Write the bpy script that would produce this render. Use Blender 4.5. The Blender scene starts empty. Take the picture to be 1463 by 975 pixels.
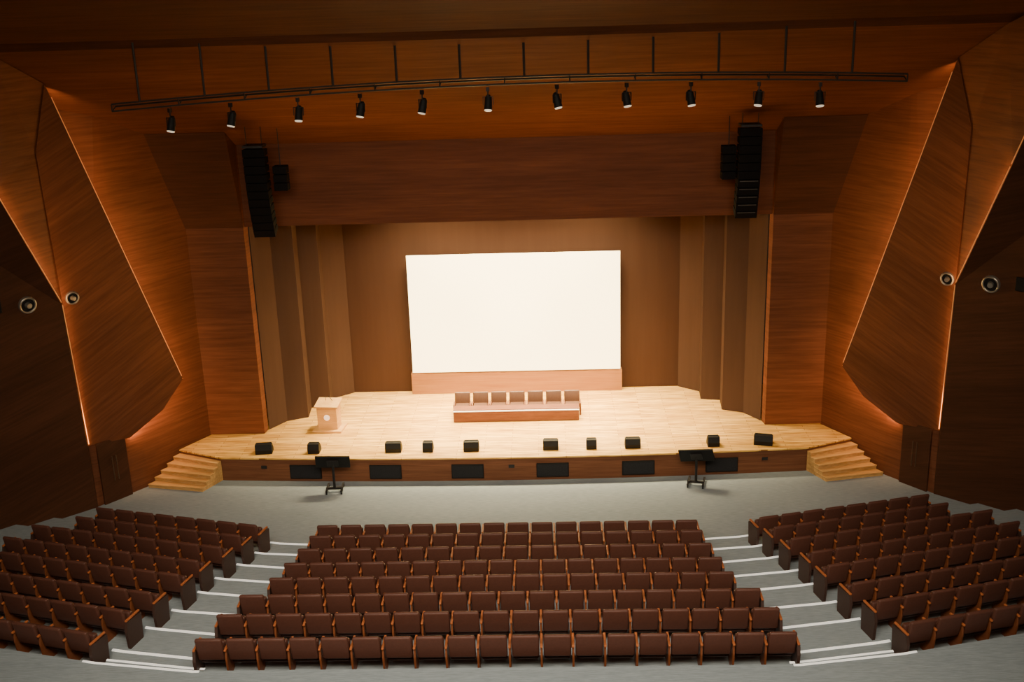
import bpy, bmesh, math, random
from mathutils import Matrix, Vector
random.seed(4)
COL=bpy.context.scene.collection
# ------------------------------------------------------------------ materials
def newmat(name):
    m=bpy.data.materials.new(name); m.use_nodes=True
    nt=m.node_tree; b=nt.nodes['Principled BSDF']; return m,nt,b
def plain(name,c,rough=.6,metal=0,emit=None,es=0,noise=.0,spec=None):
    m,nt,b=newmat(name); b.inputs['Roughness'].default_value=rough; b.inputs['Metallic'].default_value=metal
    if spec is not None: b.inputs['Specular IOR Level'].default_value=spec
    tc=nt.nodes.new('ShaderNodeTexCoord'); n=nt.nodes.new('ShaderNodeTexNoise'); n.inputs['Scale'].default_value=25
    r=nt.nodes.new('ShaderNodeValToRGB'); k=1-noise
    r.color_ramp.elements[0].color=(c[0]*k,c[1]*k,c[2]*k,1); r.color_ramp.elements[1].color=(min(1,c[0]*(1+noise)),min(1,c[1]*(1+noise)),min(1,c[2]*(1+noise)),1)
    nt.links.new(tc.outputs['Object'],n.inputs['Vector']); nt.links.new(n.outputs['Fac'],r.inputs['Fac']); nt.links.new(r.outputs['Color'],b.inputs['Base Color'])
    if emit: b.inputs['Emission Color'].default_value=(*emit,1); b.inputs['Emission Strength'].default_value=es
    return m
def wood(name,c1,c2,scale=(.45,.45,9),rot=(0,0,0),rough=.6,detail=4,nscale=1.5,spec=.15,tone=.22):
    m,nt,b=newmat(name); b.inputs['Roughness'].default_value=rough; b.inputs['Specular IOR Level'].default_value=spec
    tc=nt.nodes.new('ShaderNodeTexCoord'); mp0=nt.nodes.new('ShaderNodeMapping'); mp0.inputs['Rotation'].default_value=rot
    mp=nt.nodes.new('ShaderNodeMapping'); mp.inputs['Scale'].default_value=scale
    n=nt.nodes.new('ShaderNodeTexNoise'); n.inputs['Scale'].default_value=nscale; n.inputs['Detail'].default_value=detail; n.inputs['Roughness'].default_value=.65
    r=nt.nodes.new('ShaderNodeValToRGB'); r.color_ramp.elements[0].position=.3; r.color_ramp.elements[1].position=.72
    r.color_ramp.elements[0].color=(*c1,1); r.color_ramp.elements[1].color=(*c2,1)
    L=nt.links.new
    L(tc.outputs['Object'],mp0.inputs['Vector']); L(mp0.outputs[0],mp.inputs['Vector']); L(mp.outputs[0],n.inputs['Vector']); L(n.outputs['Fac'],r.inputs['Fac'])
    # broad veneer tone variation from sheet to sheet
    mp2=nt.nodes.new('ShaderNodeMapping'); mp2.inputs['Scale'].default_value=(.10*max(1,scale[0]),.10*max(1,scale[1]),.10*max(1,scale[2]))
    n2=nt.nodes.new('ShaderNodeTexNoise'); n2.inputs['Scale'].default_value=1.3; n2.inputs['Detail'].default_value=1
    r2=nt.nodes.new('ShaderNodeValToRGB'); r2.color_ramp.elements[0].position=.35; r2.color_ramp.elements[1].position=.65
    k=1-tone; r2.color_ramp.elements[0].color=(k,k,k,1); r2.color_ramp.elements[1].color=(1,1,1,1)
    mx=nt.nodes.new('ShaderNodeMix'); mx.data_type='RGBA'; mx.blend_type='MULTIPLY'; mx.inputs[0].default_value=1
    L(mp0.outputs[0],mp2.inputs['Vector']); L(mp2.outputs[0],n2.inputs['Vector']); L(n2.outputs['Fac'],r2.inputs['Fac'])
    L(r.outputs['Color'],mx.inputs[6]); L(r2.outputs['Color'],mx.inputs[7]); L(mx.outputs[2],b.inputs['Base Color'])
    return m
WC1=(.122,.041,.017); WC2=(.21,.072,.031)
m_wall=wood('wall_wood',WC1,WC2)
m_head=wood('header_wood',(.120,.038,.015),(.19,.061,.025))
m_headd=wood('header_wood_shaded',(.070,.024,.010),(.115,.040,.017))  # darker copy of the header wood, shade of the leaning facet put into its colour
m_panelL=wood('panel_wood_left',WC1,WC2,rot=(0,math.radians(35),math.radians(-30)))
m_panelR=wood('panel_wood_right',WC1,WC2,rot=(0,math.radians(-35),math.radians(30)))
m_dark=wood('panel_wood_dark',(.062,.024,.011),(.100,.038,.018),rot=(0,math.radians(20),0))
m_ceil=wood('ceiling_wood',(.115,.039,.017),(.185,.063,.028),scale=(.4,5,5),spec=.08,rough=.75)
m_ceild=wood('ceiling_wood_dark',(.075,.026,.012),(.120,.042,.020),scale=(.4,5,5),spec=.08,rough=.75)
m_shell=wood('shell_wood',(.070,.040,.027),(.080,.046,.031),scale=(3,3,.2),rough=.8,spec=.06,tone=.08)
m_back=wood('back_wood',(.062,.031,.019),(.070,.036,.022),scale=(3,3,.2),rough=.8,spec=.06,tone=.08)
m_front=wood('stage_front_wood',(.13,.050,.024),(.21,.085,.042),scale=(.6,.6,14))
m_plinth=wood('plinth_wood',(.34,.145,.050),(.44,.21,.078),scale=(.6,.6,14))
m_stair=wood('stair_wood',(.50,.27,.085),(.78,.46,.17),scale=(1,10,10),rough=.45)
def plankmat():
    m,nt,b=newmat('stage_planks'); b.inputs['Roughness'].default_value=.42; b.inputs['Specular IOR Level'].default_value=.3
    L=nt.links.new
    tc=nt.nodes.new('ShaderNodeTexCoord'); br=nt.nodes.new('ShaderNodeTexBrick')
    br.inputs['Scale'].default_value=1; br.inputs['Brick Width'].default_value=1.5; br.inputs['Row Height'].default_value=.12; br.inputs['Mortar Size'].default_value=.006
    br.inputs['Color1'].default_value=(.88,.55,.15,1); br.inputs['Color2'].default_value=(.62,.34,.08,1); br.inputs['Mortar'].default_value=(.28,.13,.035,1)
    mp=nt.nodes.new('ShaderNodeMapping'); mp.inputs['Scale'].default_value=(1.2,14,14); n=nt.nodes.new('ShaderNodeTexNoise'); n.inputs['Scale'].default_value=1.5; n.inputs['Detail'].default_value=5
    r=nt.nodes.new('ShaderNodeValToRGB'); r.color_ramp.elements[0].position=.34; r.color_ramp.elements[0].color=(.58,.50,.36,1); r.color_ramp.elements[1].position=.60; r.color_ramp.elements[1].color=(1,1,1,1)
    mx=nt.nodes.new('ShaderNodeMix'); mx.data_type='RGBA'; mx.blend_type='MULTIPLY'; mx.inputs[0].default_value=1
    L(tc.outputs['Object'],br.inputs['Vector']); L(tc.outputs['Object'],mp.inputs['Vector']); L(mp.outputs[0],n.inputs['Vector']); L(n.outputs['Fac'],r.inputs['Fac'])
    L(br.outputs['Color'],mx.inputs[6]); L(r.outputs['Color'],mx.inputs[7]); L(mx.outputs[2],b.inputs['Base Color']); return m
m_stage=plankmat()
m_carpet=wood('grey_carpet',(.20,.235,.250),(.31,.358,.380),scale=(1.5,16,16),rough=.9,nscale=3.0,detail=6,spec=.1,tone=.04)
m_seat=plain('brown_leather',(.080,.030,.020),.5,noise=.25,spec=.3)
m_seatback=plain('brown_seat_shell',(.092,.035,.023),.5,noise=.2,spec=.25)
m_arm=wood('armrest_wood',(.36,.10,.030),(.50,.16,.055),scale=(6,1,6),rough=.35)
m_sidew=wood('side_panel_wood',(.17,.052,.020),(.25,.08,.030),scale=(6,1,6),rough=.4)
m_side=plain('dark_side_panel',(.045,.020,.013),.6,noise=.2)
m_black=plain('black_plastic',(.010,.010,.010),.6,noise=.2,spec=.2)
m_array=plain('black_speaker_shell',(.008,.007,.007),.8,noise=.2,spec=.08)
m_louv=plain('grey_louvre',(.10,.09,.08),.5,.3,noise=.1)
m_blackm=plain('black_metal',(.015,.013,.012),.5,.2,noise=.2)
m_grille=plain('speaker_grille',(.018,.018,.020),.8,noise=.4,spec=.15)
m_silver=plain('silver_metal',(.45,.42,.36),.35,.8)
m_bronze=plain('dark_bronze',(.14,.09,.05),.5,.5)
m_white=plain('white_strip',(.88,.88,.84),.6,emit=(1,.95,.86),es=.5)
m_screen=plain('projection_surface',(.9,.87,.78),.8,emit=(1,.74,.33),es=5.2)
m_led=plain('amber_led',(.9,.4,.1),.5,emit=(1,.38,.12),es=.22)
m_lens=plain('lamp_lens',(1,.9,.7),.3,emit=(1,.85,.65),es=.6)
m_lect=wood('lectern_wood',(.66,.36,.12),(.84,.50,.19),scale=(2,2,14))
m_desk=wood('desk_wood',(.14,.052,.028),(.22,.085,.045),scale=(1,4,8),rough=.4)
m_chair=plain('brown_chair_leather',(.09,.038,.020),.5,noise=.2)
m_glow=plain('lit_emblem',(1,.9,.8),.4,emit=(1,.62,.45),es=1.0)
# ------------------------------------------------------------------ helpers
class B:
    def __init__(s): s.bm=bmesh.new()
    def box(s,c,d,rot=None,bev=0,seg=2):
        r=bmesh.ops.create_cube(s.bm,size=1); vs=r['verts']
        bmesh.ops.scale(s.bm,vec=d,verts=vs)
        if bev:
            es=list({e for v in vs for e in v.link_edges})
            q=bmesh.ops.bevel(s.bm,geom=es,offset=bev,segments=seg,affect='EDGES',profile=.5)
            vs=list({v for f in q['faces'] for v in f.verts}|{v for v in vs if v.is_valid})
        if rot is not None: bmesh.ops.transform(s.bm,matrix=rot,verts=vs)
        bmesh.ops.translate(s.bm,vec=c,verts=vs); return s
    def cyl(s,p,q,r,seg=10,r2=None):
        p=Vector(p);q=Vector(q);d=q-p
        o=bmesh.ops.create_cone(s.bm,cap_ends=True,segments=seg,radius1=r,radius2=r if r2 is None else r2,depth=d.length)
        m=Matrix.Translation((p+q)/2)@d.to_track_quat('Z','Y').to_matrix().to_4x4()
        bmesh.ops.transform(s.bm,matrix=m,verts=o['verts']); return s
    def prism(s,prof,x0,x1):
        a=[s.bm.verts.new((x0,y,z)) for y,z in prof]; b=[s.bm.verts.new((x1,y,z)) for y,z in prof]
        s.bm.faces.new(a); s.bm.faces.new(b[::-1]); n=len(prof)
        for i in range(n): s.bm.faces.new([a[i],b[i],b[(i+1)%n],a[(i+1)%n]])
        return s
    def slab(s,poly,z0,z1):
        a=[s.bm.verts.new((x,y,z0)) for x,y in poly]; b=[s.bm.verts.new((x,y,z1)) for x,y in poly]
        s.bm.faces.new(a); s.bm.faces.new(b[::-1]); n=len(poly)
        for i in range(n): s.bm.faces.new([a[i],b[i],b[(i+1)%n],a[(i+1)%n]])
        return s
    def mesh(s,name,mat,smooth=False):
        bmesh.ops.recalc_face_normals(s.bm,faces=s.bm.faces)
        me=bpy.data.meshes.new(name); s.bm.to_mesh(me); s.bm.free()
        if smooth:
            for p in me.polygons: p.use_smooth=True
        me.materials.append(mat); return me
def obj(name,me,parent=None,loc=(0,0,0),rz=0,label=None,cat=None,group=None,kind=None):
    o=bpy.data.objects.new(name,me); COL.objects.link(o)
    if parent: o.parent=parent
    o.location=loc; o.rotation_euler=(0,0,rz)
    if label: o['label']=label
    if cat: o['category']=cat
    if group: o['group']=group
    if kind: o['kind']=kind
    return o
def struct(name,b,mat,label): return obj(name,b.mesh(name,mat),label=label,cat=name.split('_')[0].split('.')[0],kind='structure')
def facets(verts,faces):
    b=B(); v=[b.bm.verts.new(p) for p in verts]
    for f in faces: b.bm.faces.new([v[i] for i in f])
    return b
def RX(a): return Matrix.Rotation(a,4,'X')
# ------------------------------------------------------------------ rows data
YK=[23.6,22.8,21.9,21.0,20.12,19.2,18.25,17.2]
XC=[4.49,4.50,4.57,4.65,4.75,5.12,5.28,5.37]
NC=[16,16,16,17,17,18,19,19]
XS=[5.86,6.04,6.24,6.48,6.60,6.84,7.06,7.33]
YS=[23.66,22.88,22.05,21.17,20.32,19.35,18.46,17.45]
NS=[8,8,9,9,9,8,7,6]
A=math.radians(14.5); ZK=[.10+.15*k for k in range(8)]
# ------------------------------------------------------------------ floor
fl=B()
fl.slab([(-18,-8),(18,-8),(18,30),(-18,30)],-.2,0)
noses=[]
def polyline(k,off,ext=.08):
    xs,ys=XS[k]-.1,YS[k]; ix,iy=xs-off*math.sin(A),ys+off*math.cos(A)
    ex=17.5; ey=iy+(ex-ix)*math.tan(A)
    return (XC[k],YK[k]+off),(ix-.02,iy+ext),(ix,iy+ext*.9),(ex,ey)
def terrace(c,a,i,e,z):
    fl.slab([(-18,-8),(18,-8),e,i,a,c,(-c[0],c[1]),(-a[0],a[1]),(-i[0],i[1]),(-e[0],e[1])],-.1,z)
for k in range(8):
    c,a,i,e=polyline(k,.68); terrace(c,a,i,e,ZK[k]); noses.append((c,a,e,ZK[k]))
c,a,i,e=polyline(7,-.14,.05); terrace(c,a,i,e,ZK[7]+.3); noses.append((c,a,e,ZK[7]+.3))
c2,i2,_,e2=polyline(7,.16,.08)
for s in (1,-1):
    fl.slab([(s*c2[0],c2[1]-1.0),(s*i2[0],c2[1]-1.0),(s*i2[0],i2[1]),(s*c2[0],c2[1])],0,ZK[7]+.15)
noses.append((c2,i2,None,ZK[7]+.15))
struct('floor',fl,m_carpet,'grey streaked carpet floor rising in seating terraces')
n=0
for (c,i,e,z) in noses:
    for s in (1,-1):
        n+=1
        wd=.050 if z>1.2 else .068
        pts=[(c[0]-.12,c[1]),c,i]
        if e is not None:
            d=Vector((e[0]-i[0],e[1]-i[1])).normalized()*.26; pts.append((i[0]+d.x,i[1]+d.y))
        poly=[(s*x,y+.002) for x,y in pts]+[(s*x,y-wd) for x,y in pts[::-1]]
        struct('trim_%d'%n,B().slab(poly,z-.002,z+.010),m_white,'white nosing strip along an aisle step edge')
# ------------------------------------------------------------------ stage
def arc(n=16): return [(-8.03+16.06*t/n, 28.03+.30*((-8.03+16.06*t/n)/8.03)**2) for t in range(n+1)]
front=arc()
st=B().slab(front+[(9.38,28.93),(8.78,29.98),(8.78,33.33),(-8.78,33.33),(-8.78,29.98),(-9.38,28.93)],.0,.66)
stage=obj('stage_platform',None,label='wide low honey-coloured plank stage with reddish wooden front',cat='stage')
obj('stage_base',st.mesh('stage_base',m_front),stage)
deck=B().slab([(x,y-.05) for x,y in front]+[(9.40,28.91),(8.79,29.98),(8.79,33.34),(-8.79,33.34),(-8.79,29.98),(-9.40,28.91)],.66,.70)
obj('stage_deck',deck.mesh('stage_deck',m_stage),stage,label='light honey plank decking')
for s in (-1,1):
    o=obj('stage_stairs',None,label='short honey wood stairs leading up to the stage',cat='stairs',group='stage stairs')
    N=6; I0=Vector((8.42,27.6));O0=Vector((10.02,27.93));I1=Vector((8.06,28.36));O1=Vector((9.40,28.93))
    for k in range(N-1):
        t=k/(N-1); i=I0.lerp(I1,t);u=O0.lerp(O1,t); z0=0 if k==0 else .7*k/N; z1=.7*(k+1)/N
        obj('riser',B().slab([(s*i.x,i.y),(s*u.x,u.y),(s*O1.x,O1.y),(s*I1.x,I1.y)],z0,z1-.03).mesh('riser',m_stair),o)
        dv=Vector((0,-.03)); i2=i+dv; u2=u+dv
        obj('tread',B().slab([(s*i2.x,i2.y),(s*u2.x,u2.y),(s*O1.x,O1.y),(s*I1.x,I1.y)],z1-.03,z1).mesh('tread',m_stair),o)
# ------------------------------------------------------------------ walls
for s,side,mp in ((-1,'left',m_panelL),(1,'right',m_panelR)):
    S=lambda p:(s*p[0],p[1],p[2])
    b=facets([S(p) for p in [(10.99,26.80,0),(10.05,28.03,0),(8.80,30.02,0),(8.80,30.02,9.6),(10.05,28.03,11),(11.8,26.9,12),(12.4,26.6,12.5),(12.4,26.6,0)]],[(0,1,4,5),(1,2,3,4),(0,5,6,7)])
    struct('wall_'+side,b,m_wall,'reddish brown wood-grain wall behind the leaning panels')
    T=(10.37,26.0,11.08);B1=(8.95,28.6,2.93);B2=(9.45,28.2,2.2);B3=(10.22,27.6,1.65);B4=(11.05,26.8,1.75);Fm=(10.9,26.32,5.7);G=(10.76,25.87,9.55)
    TL=(10.8,24.5,11.85);A1=(11.2,24.5,8.9);AX=(11.6,22.3,12.8)
    b=facets([S(p) for p in [T,B1,B2,B3,B4,Fm,G]],[(0,1,2,3,4,5,6)])
    o=struct('wall_'+side+'_panel',b,mp,'large leaning wood wall panel with a lit edge')
    md=o.modifiers.new('thick','SOLIDIFY'); md.thickness=.07; md.offset=0
    b=facets([S(p) for p in [G,Fm,A1,AX,TL,T]],[(0,1,2),(0,2,4),(2,3,4),(0,4,5)])
    struct('wall_'+side+'_upper',b,m_wall,'upper folded wood wall facet')
    W1=(10.99,26.76,0);b4=(10.97,26.70,1.78);f=(10.80,26.05,5.82);a1=(11.08,24.25,8.92);ax=(11.45,22.0,12.9);OT=(17,18.5,15);OB=(17,21.2,0)
    b=facets([S(p) for p in [W1,b4,f,a1,ax,OT,OB,(17,-8,0),(17,-8,17)]],[(0,1,2),(0,2,6),(2,5,6),(2,3,5),(3,4,5),(5,6,7,8)])
    struct('wall_'+side+'_outer',b,m_dark,'dark wood faceted outer side wall')
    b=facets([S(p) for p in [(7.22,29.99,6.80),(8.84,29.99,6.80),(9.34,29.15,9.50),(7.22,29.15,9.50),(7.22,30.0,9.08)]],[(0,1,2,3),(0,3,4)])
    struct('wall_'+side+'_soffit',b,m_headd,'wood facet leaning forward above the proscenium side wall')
    def tube(p,q):
        p=Vector(S(p));q=Vector(S(q)); p,q=p.lerp(q,.01),q.lerp(p,.01); b=B().cyl(p,q,.012,6)
        obj('light_strip',b.mesh('light_strip',m_led),label='thin amber light strip glowing behind a wall panel edge',cat='light strip',group='wall light strips')
    off=lambda p,dx,dy:(p[0]+dx,p[1]+dy,p[2])
    T2=Vector(T).lerp(Vector(B1),.03)
    tube(off(T2,0,.06),off(B1,0,.06)); tube(off(B1,0,.06),off(B2,0,.06))
    tube(off(f,0,.06),off(a1,0,.06)); tube(off(f,0,.06),off(b4,0,.06)); tube(off(a1,0,.06),off(Vector(a1).lerp(Vector(ax),.6),0,.06))
    def strip_light(p,q,aim,power,w=.06):
        p=Vector(S(p));q=Vector(S(q)); ld=bpy.data.lights.new('led','AREA'); ld.shape='RECTANGLE'; ld.size=(q-p).length; ld.size_y=w; ld.energy=power; ld.color=(1,.50,.21)
        o=bpy.data.objects.new('led_light',ld); COL.objects.link(o)
        x=(q-p).normalized(); z=-(Vector((s*aim[0],aim[1],aim[2]))); z=(z-x*z.dot(x)).normalized(); y=z.cross(x)
        m=Matrix((x,y,z)).transposed().to_4x4(); m.translation=(p+q)/2; o.matrix_world=m
    strip_light(off(T2,.05,.22),off(B1,.05,.22),(.6,1,-.2),54)
    strip_light(off(B1,.05,.1),off(B3,0,.05),(.2,.6,-1),40)
    strip_light(off(f,.02,.10),off(a1,.02,.10),(-.6,1,.5),16)
    strip_light(off(f,.02,.10),off(b4,.02,.05),(-.8,1,.1),10)
    b=B().box((0,0,.88),(.84,.06,1.76),bev=.01)
    d=struct('door_%d'%(1 if s<0 else 2),b,m_dark,'dark wooden exit door in the side wall')
    d.location=(s*10.60,27.22,0); d.rotation_euler=(0,0,s*math.atan2(-1.23,.94))
    for hx in (-.06,.06):
        obj('handle',B().cyl((hx,-.07,.6),(hx,-.07,1.3),.012,8).cyl((hx,-.07,.7),(hx,-.02,.7),.01,6).cyl((hx,-.07,1.2),(hx,-.02,1.2),.01,6).mesh('handle',m_bronze),d)
    b=B().slab([(s*7.22,30.0),(s*8.9,30.0),(s*8.9,30.3),(s*7.18,30.3)],.705,9.4)
    struct('wall_'+side+'_proscenium',b,m_wall,'flat reddish wood proscenium side wall')
    pts=[(7.15,30.3),(6.76,30.95),(6.18,31.22),(6.24,32.02),(5.68,32.15),(5.72,32.80),(5.12,33.30)]
    vs=[];fs=[]
    for p in pts: vs+= [(s*p[0],p[1],.705),(s*p[0],p[1],8.5)]
    for i in range(len(pts)-1): fs.append((2*i,2*i+2,2*i+3,2*i+1))
    struct('wall_'+side+'_shell',facets(vs,fs),m_shell,'folded dark brown vertical wood stage shell')
struct('wall_back',B().box((0,33.45,4.5),(10.6,.2,9)),m_back,'dark brown vertical wood wall behind the stage')
struct('wall_header',B().box((0,30.2,7.95),(14.4,.25,2.3)),m_head,'wide wood header above the stage opening')
struct('wall_rear',B().box((0,-8,8),(34,.2,18)),m_dark,'dark rear wall')
def ceil(y0,z0,y1,z1,w,nm,lab,mat=m_ceil):
    struct(nm,facets([(-w,y0,z0),(w,y0,z0),(w,y1,z1),(-w,y1,z1)],[(0,1,2,3)]),mat,lab)
ceil(30.2,8.98,24.5,11.87,12.3,'ceiling','sloping reddish wood ceiling reflector above the stage front')
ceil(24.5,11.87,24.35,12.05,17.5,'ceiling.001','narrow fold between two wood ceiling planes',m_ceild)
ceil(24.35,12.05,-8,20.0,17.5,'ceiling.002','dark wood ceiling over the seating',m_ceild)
ceil(30.2,9.0,34,8.6,9,'ceiling.003','dark ceiling above the stage',m_back)
# ------------------------------------------------------------------ screen + plinth
sc=obj('projection_screen',None,label='large blank cream-white projection screen on the back wall',cat='screen')
obj('screen_surface',B().box((.05,33.06,3.30),(6.48,.03,3.76)).mesh('ss',m_screen),sc)
obj('screen_backing',B().box((.05,33.14,3.30),(6.40,.10,3.7)).mesh('sf',m_blackm),sc)
obj('screen_plinth',B().box((.05,33.2,1.04),(6.6,.28,.68),bev=.01).mesh('sp',m_plinth),label='low reddish wood plinth beneath the projection screen',cat='plinth')
# ------------------------------------------------------------------ auditorium chairs
def backrest():
    b=B(); b.box((0,0,0),(.49,.085,.50),bev=.04,seg=3)
    bmesh.ops.transform(b.bm,matrix=Matrix.Translation((0,.02,.60))@RX(math.radians(12)),verts=b.bm.verts)
    return b.mesh('backrest',m_seatback,True)
def cushion():
    b=B(); b.box((0,0,0),(.46,.12,.42),bev=.04,seg=3)
    bmesh.ops.transform(b.bm,matrix=Matrix.Translation((0,.20,.45))@RX(math.radians(-8)),verts=b.bm.verts)
    return b.mesh('seat_cushion',m_seat,True)
def sidep(): return B().prism([(.03,0),(.36,0),(.40,.54),(.0,.58),(-.02,.40)],-.018,.018).mesh('side_panel',m_sidew)
def sided(): return B().prism([(-.04,0),(.38,0),(.42,.54),(-.03,.58),(-.08,.40)],-.028,.028).mesh('end_panel',m_side)
def arm():
    b=B(); b.box((0,.17,.600),(.048,.44,.04),bev=.014); return b.mesh('armrest',m_arm)
ME=dict(b=backrest(),c=cushion(),s=sidep(),e=sided(),a=arm())
def chair(loc,rz,label,group,first,last,W):
    o=obj('auditorium_chair',None,None,loc,rz,label,'chair',group)
    obj('backrest',ME['b'],o); obj('seat_cushion',ME['c'],o)
    obj('side_panel',ME['e'] if first else ME['s'],o,(-W/2,0,0)); obj('armrest',ME['a'],o,(-W/2,0,0))
    if last:
        obj('side_panel',ME['e'],o,(W/2,0,0)); obj('armrest',ME['a'],o,(W/2,0,0))
LB='brown leather folding theatre seat with wooden armrests'
LE='brown leather folding theatre seat at an aisle end of its row'
for k in range(8):
    n=NC[k]; w=2*XC[k]/n
    for j in range(n):
        x=-XC[k]+w*(j+.5)
        chair((x,YK[k]+.06,ZK[k]),0,LE if j in (0,n-1) else LB,'centre block theatre seats',j==0,j==n-1,w)
    for s in (-1,1):
        for j in range(NS[k]):
            d=.28+.56*j
            x=s*(XS[k]+d*math.cos(A)); y=YS[k]+d*math.sin(A)+.06
            inner=(j==0); outer=(j==NS[k]-1)
            chair((x,y,ZK[k]),s*A,LE if inner or outer else LB,'side block theatre seats',(inner and s>0) or (outer and s<0),(inner and s<0) or (outer and s>0),.56)
# ------------------------------------------------------------------ stage furniture
desk=obj('conference_desk',None,label='long low reddish wood desk with white edge line',cat='desk',loc=(.085,30.60,.7))
obj('front_panel',B().box((0,.02,.16),(3.68,.04,.32),bev=.005).mesh('fp',m_desk),desk)
obj('edge_strip',B().box((0,.0,.335),(3.70,.05,.022)).mesh('es',m_white),desk,label='white edge strip')
obj('desk_top',B().box((0,.20,.36),(3.70,.36,.03),bev=.005).mesh('dt',m_desk),desk)
for x in (-1.8,-.6,.6,1.8): obj('support_panel',B().box((x,.2,.17),(.04,.3,.34)).mesh('lg',m_desk),desk)
sa=B().box((0,.0,.36),(.05,.36,.04),bev=.012).box((0,-.15,.18),(.045,.04,.36)).box((0,.15,.18),(.045,.04,.36)).mesh('arm_frame',m_desk)
sb=B().box((0,0,0),(.46,.07,.40),bev=.03,seg=3); bmesh.ops.transform(sb.bm,matrix=Matrix.Translation((0,.17,.46))@RX(math.radians(-10)),verts=sb.bm.verts); sb=sb.mesh('sb',m_chair,True)
ss=B().box((0,0,.28),(.42,.36,.12),bev=.03,seg=3).mesh('ss2',m_chair,True)
for i in range(7):
    o=obj('conference_chair',None,None,(-1.53+i*.545,31.18,.7),0,'brown leather armchair standing behind the long desk','chair','stage armchairs')
    obj('backrest',sb,o);obj('seat',ss,o);obj('arm_frame',sa,o,(-.24,0,0));obj('arm_frame',sa,o,(.24,0,0))
lec=obj('lectern',None,None,(-5.36,30.30,.7),math.radians(-6),'light wood lectern with a small pale emblem on its front','lectern')
obj('base',B().box((0,0,.03),(.86,.7,.06),bev=.01).mesh('lb',m_lect),lec)
obj('body',B().prism([(-.2,.06),(.2,.06),(.24,.80),(-.24,.72)],-.29,.29).mesh('lbo',m_lect),lec)
tp=B().box((0,0,0),(.70,.58,.05),bev=.01); bmesh.ops.transform(tp.bm,matrix=Matrix.Translation((0,0,.80))@RX(math.radians(9)),verts=tp.bm.verts)
obj('top',tp.mesh('lt',m_lect),lec)
obj('emblem',B().cyl((0,-.215,.43),(0,-.245,.43),.085,24).mesh('le',m_glow),lec,label='small round pale emblem')
for mx_ in (-.1,.1): obj('microphone',B().cyl((mx_,.12,.82),(mx_*.6,-.02,1.0),.008,6).cyl((mx_*.6,-.02,1.0),(mx_*.5,-.06,1.03),.016,8).mesh('mic',m_black),lec)
def wedge(w):
    return B().prism([(-.15,0),(.17,0),(.17,.08),(.02,.27),(-.12,.27),(-.17,.12)],-w/2,w/2).mesh('cabinet',m_black), B().prism([(.175,.09),(.185,.10),(.035,.285),(.025,.275)],-w/2+.02,w/2-.02).mesh('grille',m_grille)
mons=[(-6.9,.46,.1),(-5.49,.32,0),(-3.27,.44,0),(-2.31,.28,0),(-1.11,.42,0),(1.08,.42,0),(2.20,.28,0),(3.33,.42,0),(5.54,.32,0),(6.92,.50,-.25)]
for x,w,r in mons:
    c,g=wedge(w)
    o=obj('stage_monitor',None,None,(x,28.55+.1*(x/8)**2,.7),r,'black wedge floor monitor near the stage edge' if w>.35 else 'small black wedge floor monitor near the stage edge','speaker','stage monitors')
    obj('cabinet',c,o);obj('grille',g,o)
cab=B().box((0,0,.30),(.88,.06,.40),bev=.01).mesh('subcab',m_black); gr=B().box((0,-.034,.30),(.82,.010,.34),bev=.003).mesh('subgr',m_grille)
for x in (-5.68,-3.46,-1.2,1.12,3.45,5.72):
    y=28.03+.30*(x/8.03)**2
    o=obj('stage_front_speaker',None,None,(x,y-.034,0),math.atan(.6*x/8.03**2),'black grilled speaker mounted flush in the stage front','speaker','stage front speakers')
    obj('cabinet',cab,o);obj('grille',gr,o)
for x in (-6.85,.0,6.9):
    y=28.03+.30*(x/8.03)**2
    obj('socket_plate',B().box((0,0,0),(.16,.02,.09),bev=.004).mesh('sp2',m_blackm),None,(x,y-.018,.42),math.atan(.6*x/8.03**2),'small dark metal socket plate on the stage front','socket','socket plates')
# the displays lean back to face the stage; their dark backs face the seating
for x,y,r in ((-4.78,27.52,.06),(4.95,27.54,-.22)):
    o=obj('monitor_stand',None,None,(x,y,0),r,'black flat monitor tilted on a wheeled floor stand','monitor','wheeled monitors')
    R=Matrix.Translation((0,.0,.86))@RX(math.radians(24))@(Matrix.Rotation(math.radians(3 if x<0 else -8),4,'Y'))
    b=B().box((0,0,0),(.92,.05,.42),bev=.01); bmesh.ops.transform(b.bm,matrix=R,verts=b.bm.verts)
    obj('display',b.mesh('disp',m_black),o)
    b=B().box((0,-.05,0),(.30,.05,.22),bev=.01); bmesh.ops.transform(b.bm,matrix=R,verts=b.bm.verts)
    obj('mounting_plate',b.mesh('mp',m_blackm),o)
    obj('pole',B().cyl((0,-.03,.1),(0,-.03,.84),.035).mesh('pole',m_blackm),o)
    obj('base',B().box((-.2,.03,.09),(.05,.55,.04)).box((.2,.03,.09),(.05,.55,.04)).box((0,-.03,.10),(.45,.08,.05)).mesh('mb',m_blackm),o)
    for cx in (-.2,.2):
        for cy in (-.22,.28): obj('caster',B().cyl((cx-.02,cy,.035),(cx+.02,cy,.035),.035,12).mesh('cas',m_black),o)
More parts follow.
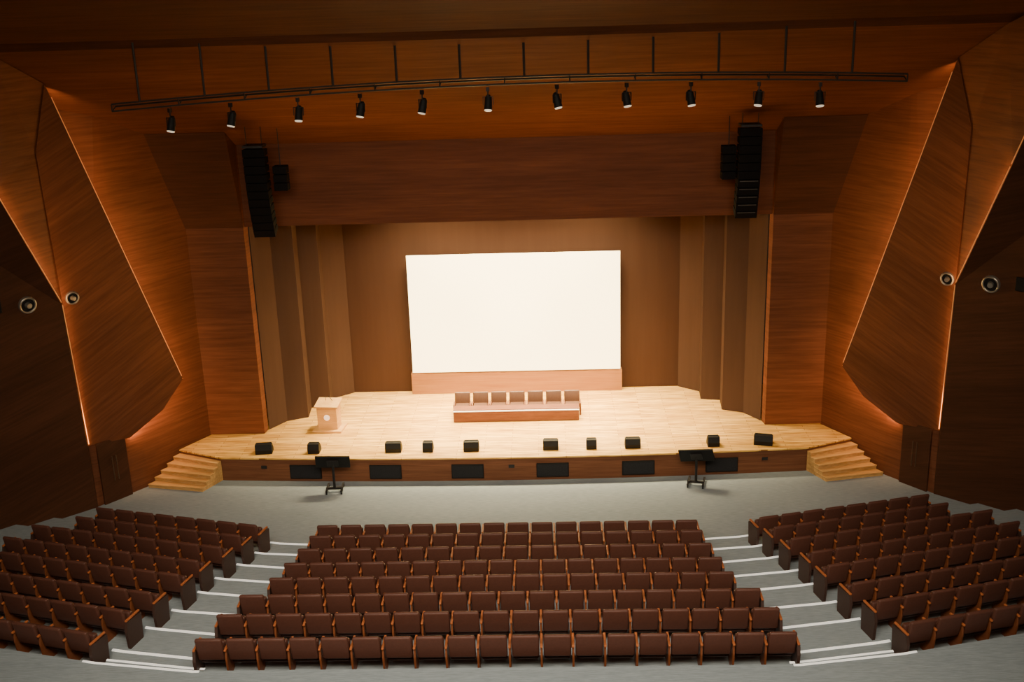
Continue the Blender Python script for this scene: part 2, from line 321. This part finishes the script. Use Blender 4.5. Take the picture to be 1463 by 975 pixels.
# ------------------------------------------------------------------ truss and spotlights
def tp3(x):
    t=x/8.6; return Vector((x,24.75-.55*t*t,10.88-.22*t*t+.10*t))
truss=obj('lighting_truss',None,label='long slim curved black lighting bar hanging from the ceiling',cat='truss')
xs=[-8.2+16.9*i/36 for i in range(37)]
for dy,dz in ((0,0),(.0,.15),(.22,.08)):
    b=B()
    for a,c in zip(xs[:-1],xs[1:]): b.cyl(tp3(a)+Vector((0,dy,dz)),tp3(c)+Vector((0,dy,dz)),.020,8)
    obj('chord',b.mesh('chord',m_blackm),truss)
for i,a in enumerate(xs):
    if i%3==0: obj('brace',B().cyl(tp3(a),tp3(a)+Vector((0,0,.15)),.014,6).cyl(tp3(a),tp3(a)+Vector((0,.22,.08)),.014,6).mesh('brace',m_blackm),truss)
for i in range(12):
    x=-7.6+1.38*i; p=tp3(x)+Vector((0,.0,.15)); top=(11.87-(p.y-24.5)*.507) if p.y>24.5 else 12.0
    obj('hanger_rod',B().cyl(p,(p.x,p.y,top),.026,8).mesh('rod',m_blackm),truss)
def spot_parts():
    clamp=B().box((0,0,-.04),(.06,.07,.09)).cyl((0,0,-.08),(0,0,-.2),.015,8).mesh('clamp',m_blackm)
    yoke=B().box((0,0,-.2),(.22,.03,.015)).box((-.11,0,-.29),(.012,.03,.18)).box((.11,0,-.29),(.012,.03,.18)).mesh('yoke',m_blackm)
    R=Matrix.Translation((0,0,-.36))@RX(math.radians(-18))
    body=B().cyl((0,0,.15),(0,0,-.13),.075,16,.09).cyl((0,0,.2),(0,0,.15),.04,12,.07); bmesh.ops.transform(body.bm,matrix=R,verts=body.bm.verts)
    lens=B().cyl((0,0,-.13),(0,0,-.15),.088,16,.075); bmesh.ops.transform(lens.bm,matrix=R,verts=lens.bm.verts)
    return clamp,yoke,body.mesh('lamp_body',m_black),lens.mesh('lens',m_lens)
cl,yo,bo,le=spot_parts()
for x in (-7.0,-5.7,-4.25,-2.9,-1.55,-.12,1.38,2.88,4.25,5.68,6.95):
    p=tp3(x); o=obj('stage_spotlight',None,None,(p.x,p.y,p.z-.05),random.uniform(-.8,.8),'black stage spotlight hanging below the curved lighting bar','spotlight','truss spotlights')
    obj('clamp',cl,o);obj('yoke',yo,o);obj('lamp_body',bo,o);obj('lens',le,o)
# ------------------------------------------------------------------ line arrays
mod=B().prism([(-.2,-.1),(.2,-.07),(.2,.07),(-.2,.1)],-.28,.28).mesh('speaker_module',m_array)
louv=B().box((0,-.205,.07),(.46,.012,.018)).mesh('louvre',m_louv)
for s in (-1,1):
    o=obj('line_array_speaker',None,None,(-6.36 if s<0 else 6.28,28.7,9.12 if s<0 else 9.32),0,'tall curved black line array loudspeaker hanging beside the stage','speaker','hanging loudspeakers')
    y=0;z=0
    for i in range(11):
        a=math.radians(1+i*1.9)
        q=obj('speaker_module',mod,o,(0,y,z-.1)); q.rotation_euler=(a,0,0)
        if s>0 and i>5: obj('louvre',louv,q,label='grey louvre bar')
        y+= math.sin(a)*.215; z-=math.cos(a)*.215
    obj('rigging_frame',B().box((0,0,.06),(.52,.45,.06)).cyl((-.2,0,.05),(-.2,0,.55 if s<0 else .36),.012).cyl((.2,0,.05),(.2,0,.55 if s<0 else .36),.012).mesh('rig',m_blackm),o)
    o=obj('side_speaker',None,None,(s*5.80,28.98,8.3),0,'small black loudspeaker cluster hanging next to the line array','speaker','hanging loudspeakers')
    for i in range(3 if s<0 else 4): obj('speaker_module',B().box((0,0,0),(.36,.32,.2),bev=.015).mesh('sm',m_array),o,(0,0,.22-.22*i+(.22 if s>0 else 0)))
    obj('suspension_cable',B().cyl((0,0,.2),(0,0,1.285),.012).mesh('cb',m_blackm),o)
# ------------------------------------------------------------------ wall fixtures
def fixture(loc,nrm,big):
    o=obj('wall_spotlight',None,None,loc,0,'round swivel fixture with metal ring on the side wall','light fixture','round wall fixtures')
    o.rotation_mode='QUATERNION'; o.rotation_quaternion=Vector(nrm).to_track_quat('Z','Y')
    r=.21 if big else .17
    b=B(); seg=28
    ring=[(r*.78,.0),(r*.78,.05),(r*.95,.05),(r,.02),(r,-.06)]
    vs=[[b.bm.verts.new((q*math.cos(2*math.pi*i/seg),q*math.sin(2*math.pi*i/seg),h)) for q,h in ring] for i in range(seg)]
    for i in range(seg):
        for j in range(len(ring)-1): b.bm.faces.new([vs[i][j],vs[(i+1)%seg][j],vs[(i+1)%seg][j+1],vs[i][j+1]])
    obj('ring',b.mesh('ring',m_silver,True),o)
    obj('housing',B().cyl((0,0,-.08),(0,0,.01),r*.79,20).mesh('h',m_black),o)
    obj('lamp_head',B().cyl((0,0,0),(.02,0,.10),r*.36,16,r*.30).mesh('lh',m_silver),o)
def plane_pt(p,tri,offs):
    a,b,c=[Vector(q) for q in tri]; n=(b-a).cross(c-a).normalized()
    if n.y>0: n=-n
    p=Vector(p); p=p-n*((p-a).dot(n)); return p+n*offs,n
TA=[(10.80,26.05,5.82),(17,18.5,15),(17,21.2,0)]
for s in (-1,1):
    q,nn=plane_pt((10.55 if s<0 else 10.62,26.3,5.85),[(10.37,26.0,11.08),(8.95,28.6,2.93),(11.05,26.8,1.75)],.06)
    fixture((s*q.x,q.y,q.z),(s*nn.x,nn.y,nn.z),False)
    q,nn=plane_pt((11.2 if s<0 else 11.25,25.3,5.95),TA,.04)
    fixture((s*q.x,q.y,q.z),(s*nn.x,nn.y,nn.z),True)
    q,nn=plane_pt((11.8,24.7,6.05),TA,.03)
    obj('wall_plaque',B().box((0,0,0),(.5,.05,.32),bev=.01).mesh('pl',m_black),None,(s*q.x,q.y,q.z),s*math.atan2(nn.x,-nn.y),'black rectangular vent plate on the side wall','plate','wall plates')
# ------------------------------------------------------------------ lights
def area(loc,size,sy,power,color,target,spread=180):
    ld=bpy.data.lights.new('l','AREA'); ld.shape='RECTANGLE'; ld.size=size; ld.size_y=sy; ld.energy=power; ld.color=color; ld.spread=math.radians(spread)
    o=bpy.data.objects.new('area_light',ld); COL.objects.link(o); o.location=loc
    o.rotation_euler=(Vector(target)-Vector(loc)).to_track_quat('-Z','Y').to_euler(); return o
def spot(loc,target,power,angle,color,blend=.8,rad=.1):
    ld=bpy.data.lights.new('s','SPOT'); ld.energy=power; ld.spot_size=math.radians(angle); ld.spot_blend=blend; ld.color=color; ld.shadow_soft_size=rad
    o=bpy.data.objects.new('spot_light',ld); COL.objects.link(o); o.location=loc
    o.rotation_euler=(Vector(target)-Vector(loc)).to_track_quat('-Z','Y').to_euler(); return o
WARM=(1,.78,.38)
area((0,31.3,8.4),7,1.0,1800,(1,.76,.44),(0,30.9,0),100)
for x in (-3.4,0,3.4): spot((x,31.0,8.3),(x*1.0,31.0,.7),5800,58,(1,.84,.44),1,.1)
for x in (-4.25,-1.55,1.38,4.25): spot((x,24.6,10.2),(x*.8,30.4,.7),5000,30,WARM)
for x in (-6.9,6.9): spot((x*.8,25.0,10.2),(x,29.3,.7),1500,26,WARM)
for x in (-2.2,2.4): spot((x,31.9,8.3),(x,33.3,5.0),480,90,WARM,1,.1)
for x in (-4.6,-1.6,1.6,4.6): spot((x,26.6,7.0),(x,28.9,9.5),72,85,(1,.53,.26),1,.05)  # added unseen uplights in mid-air, washing the ceiling reflector and header
area((0,9,15.2),14,7,1750,(1,.87,.70),(0,22.8,0),88)  # added fill above the seating, kept out of view
area((0,4,16),16,6,470,(1,.76,.50),(0,28,6),95)  # second added fill, unseen, lifting the upper walls
w=bpy.data.worlds.new('w'); bpy.context.scene.world=w; w.use_nodes=True
w.node_tree.nodes['Background'].inputs[0].default_value=(1,.65,.4,1); w.node_tree.nodes['Background'].inputs[1].default_value=.02
# ------------------------------------------------------------------ camera
cd=bpy.data.cameras.new('camera');cam=bpy.data.objects.new('camera',cd);COL.objects.link(cam)
cam.matrix_world=Matrix.Translation((1.1,0,12.95))@(Matrix.Rotation(math.radians(2),3,'Z')@Matrix.Rotation(math.radians(90-17.7),3,'X')@Matrix.Rotation(math.radians(-1.8),3,'Z')).to_4x4()
cd.lens=36*1600/1463; cd.sensor_width=36; cd.clip_end=200
bpy.context.scene.camera=cam
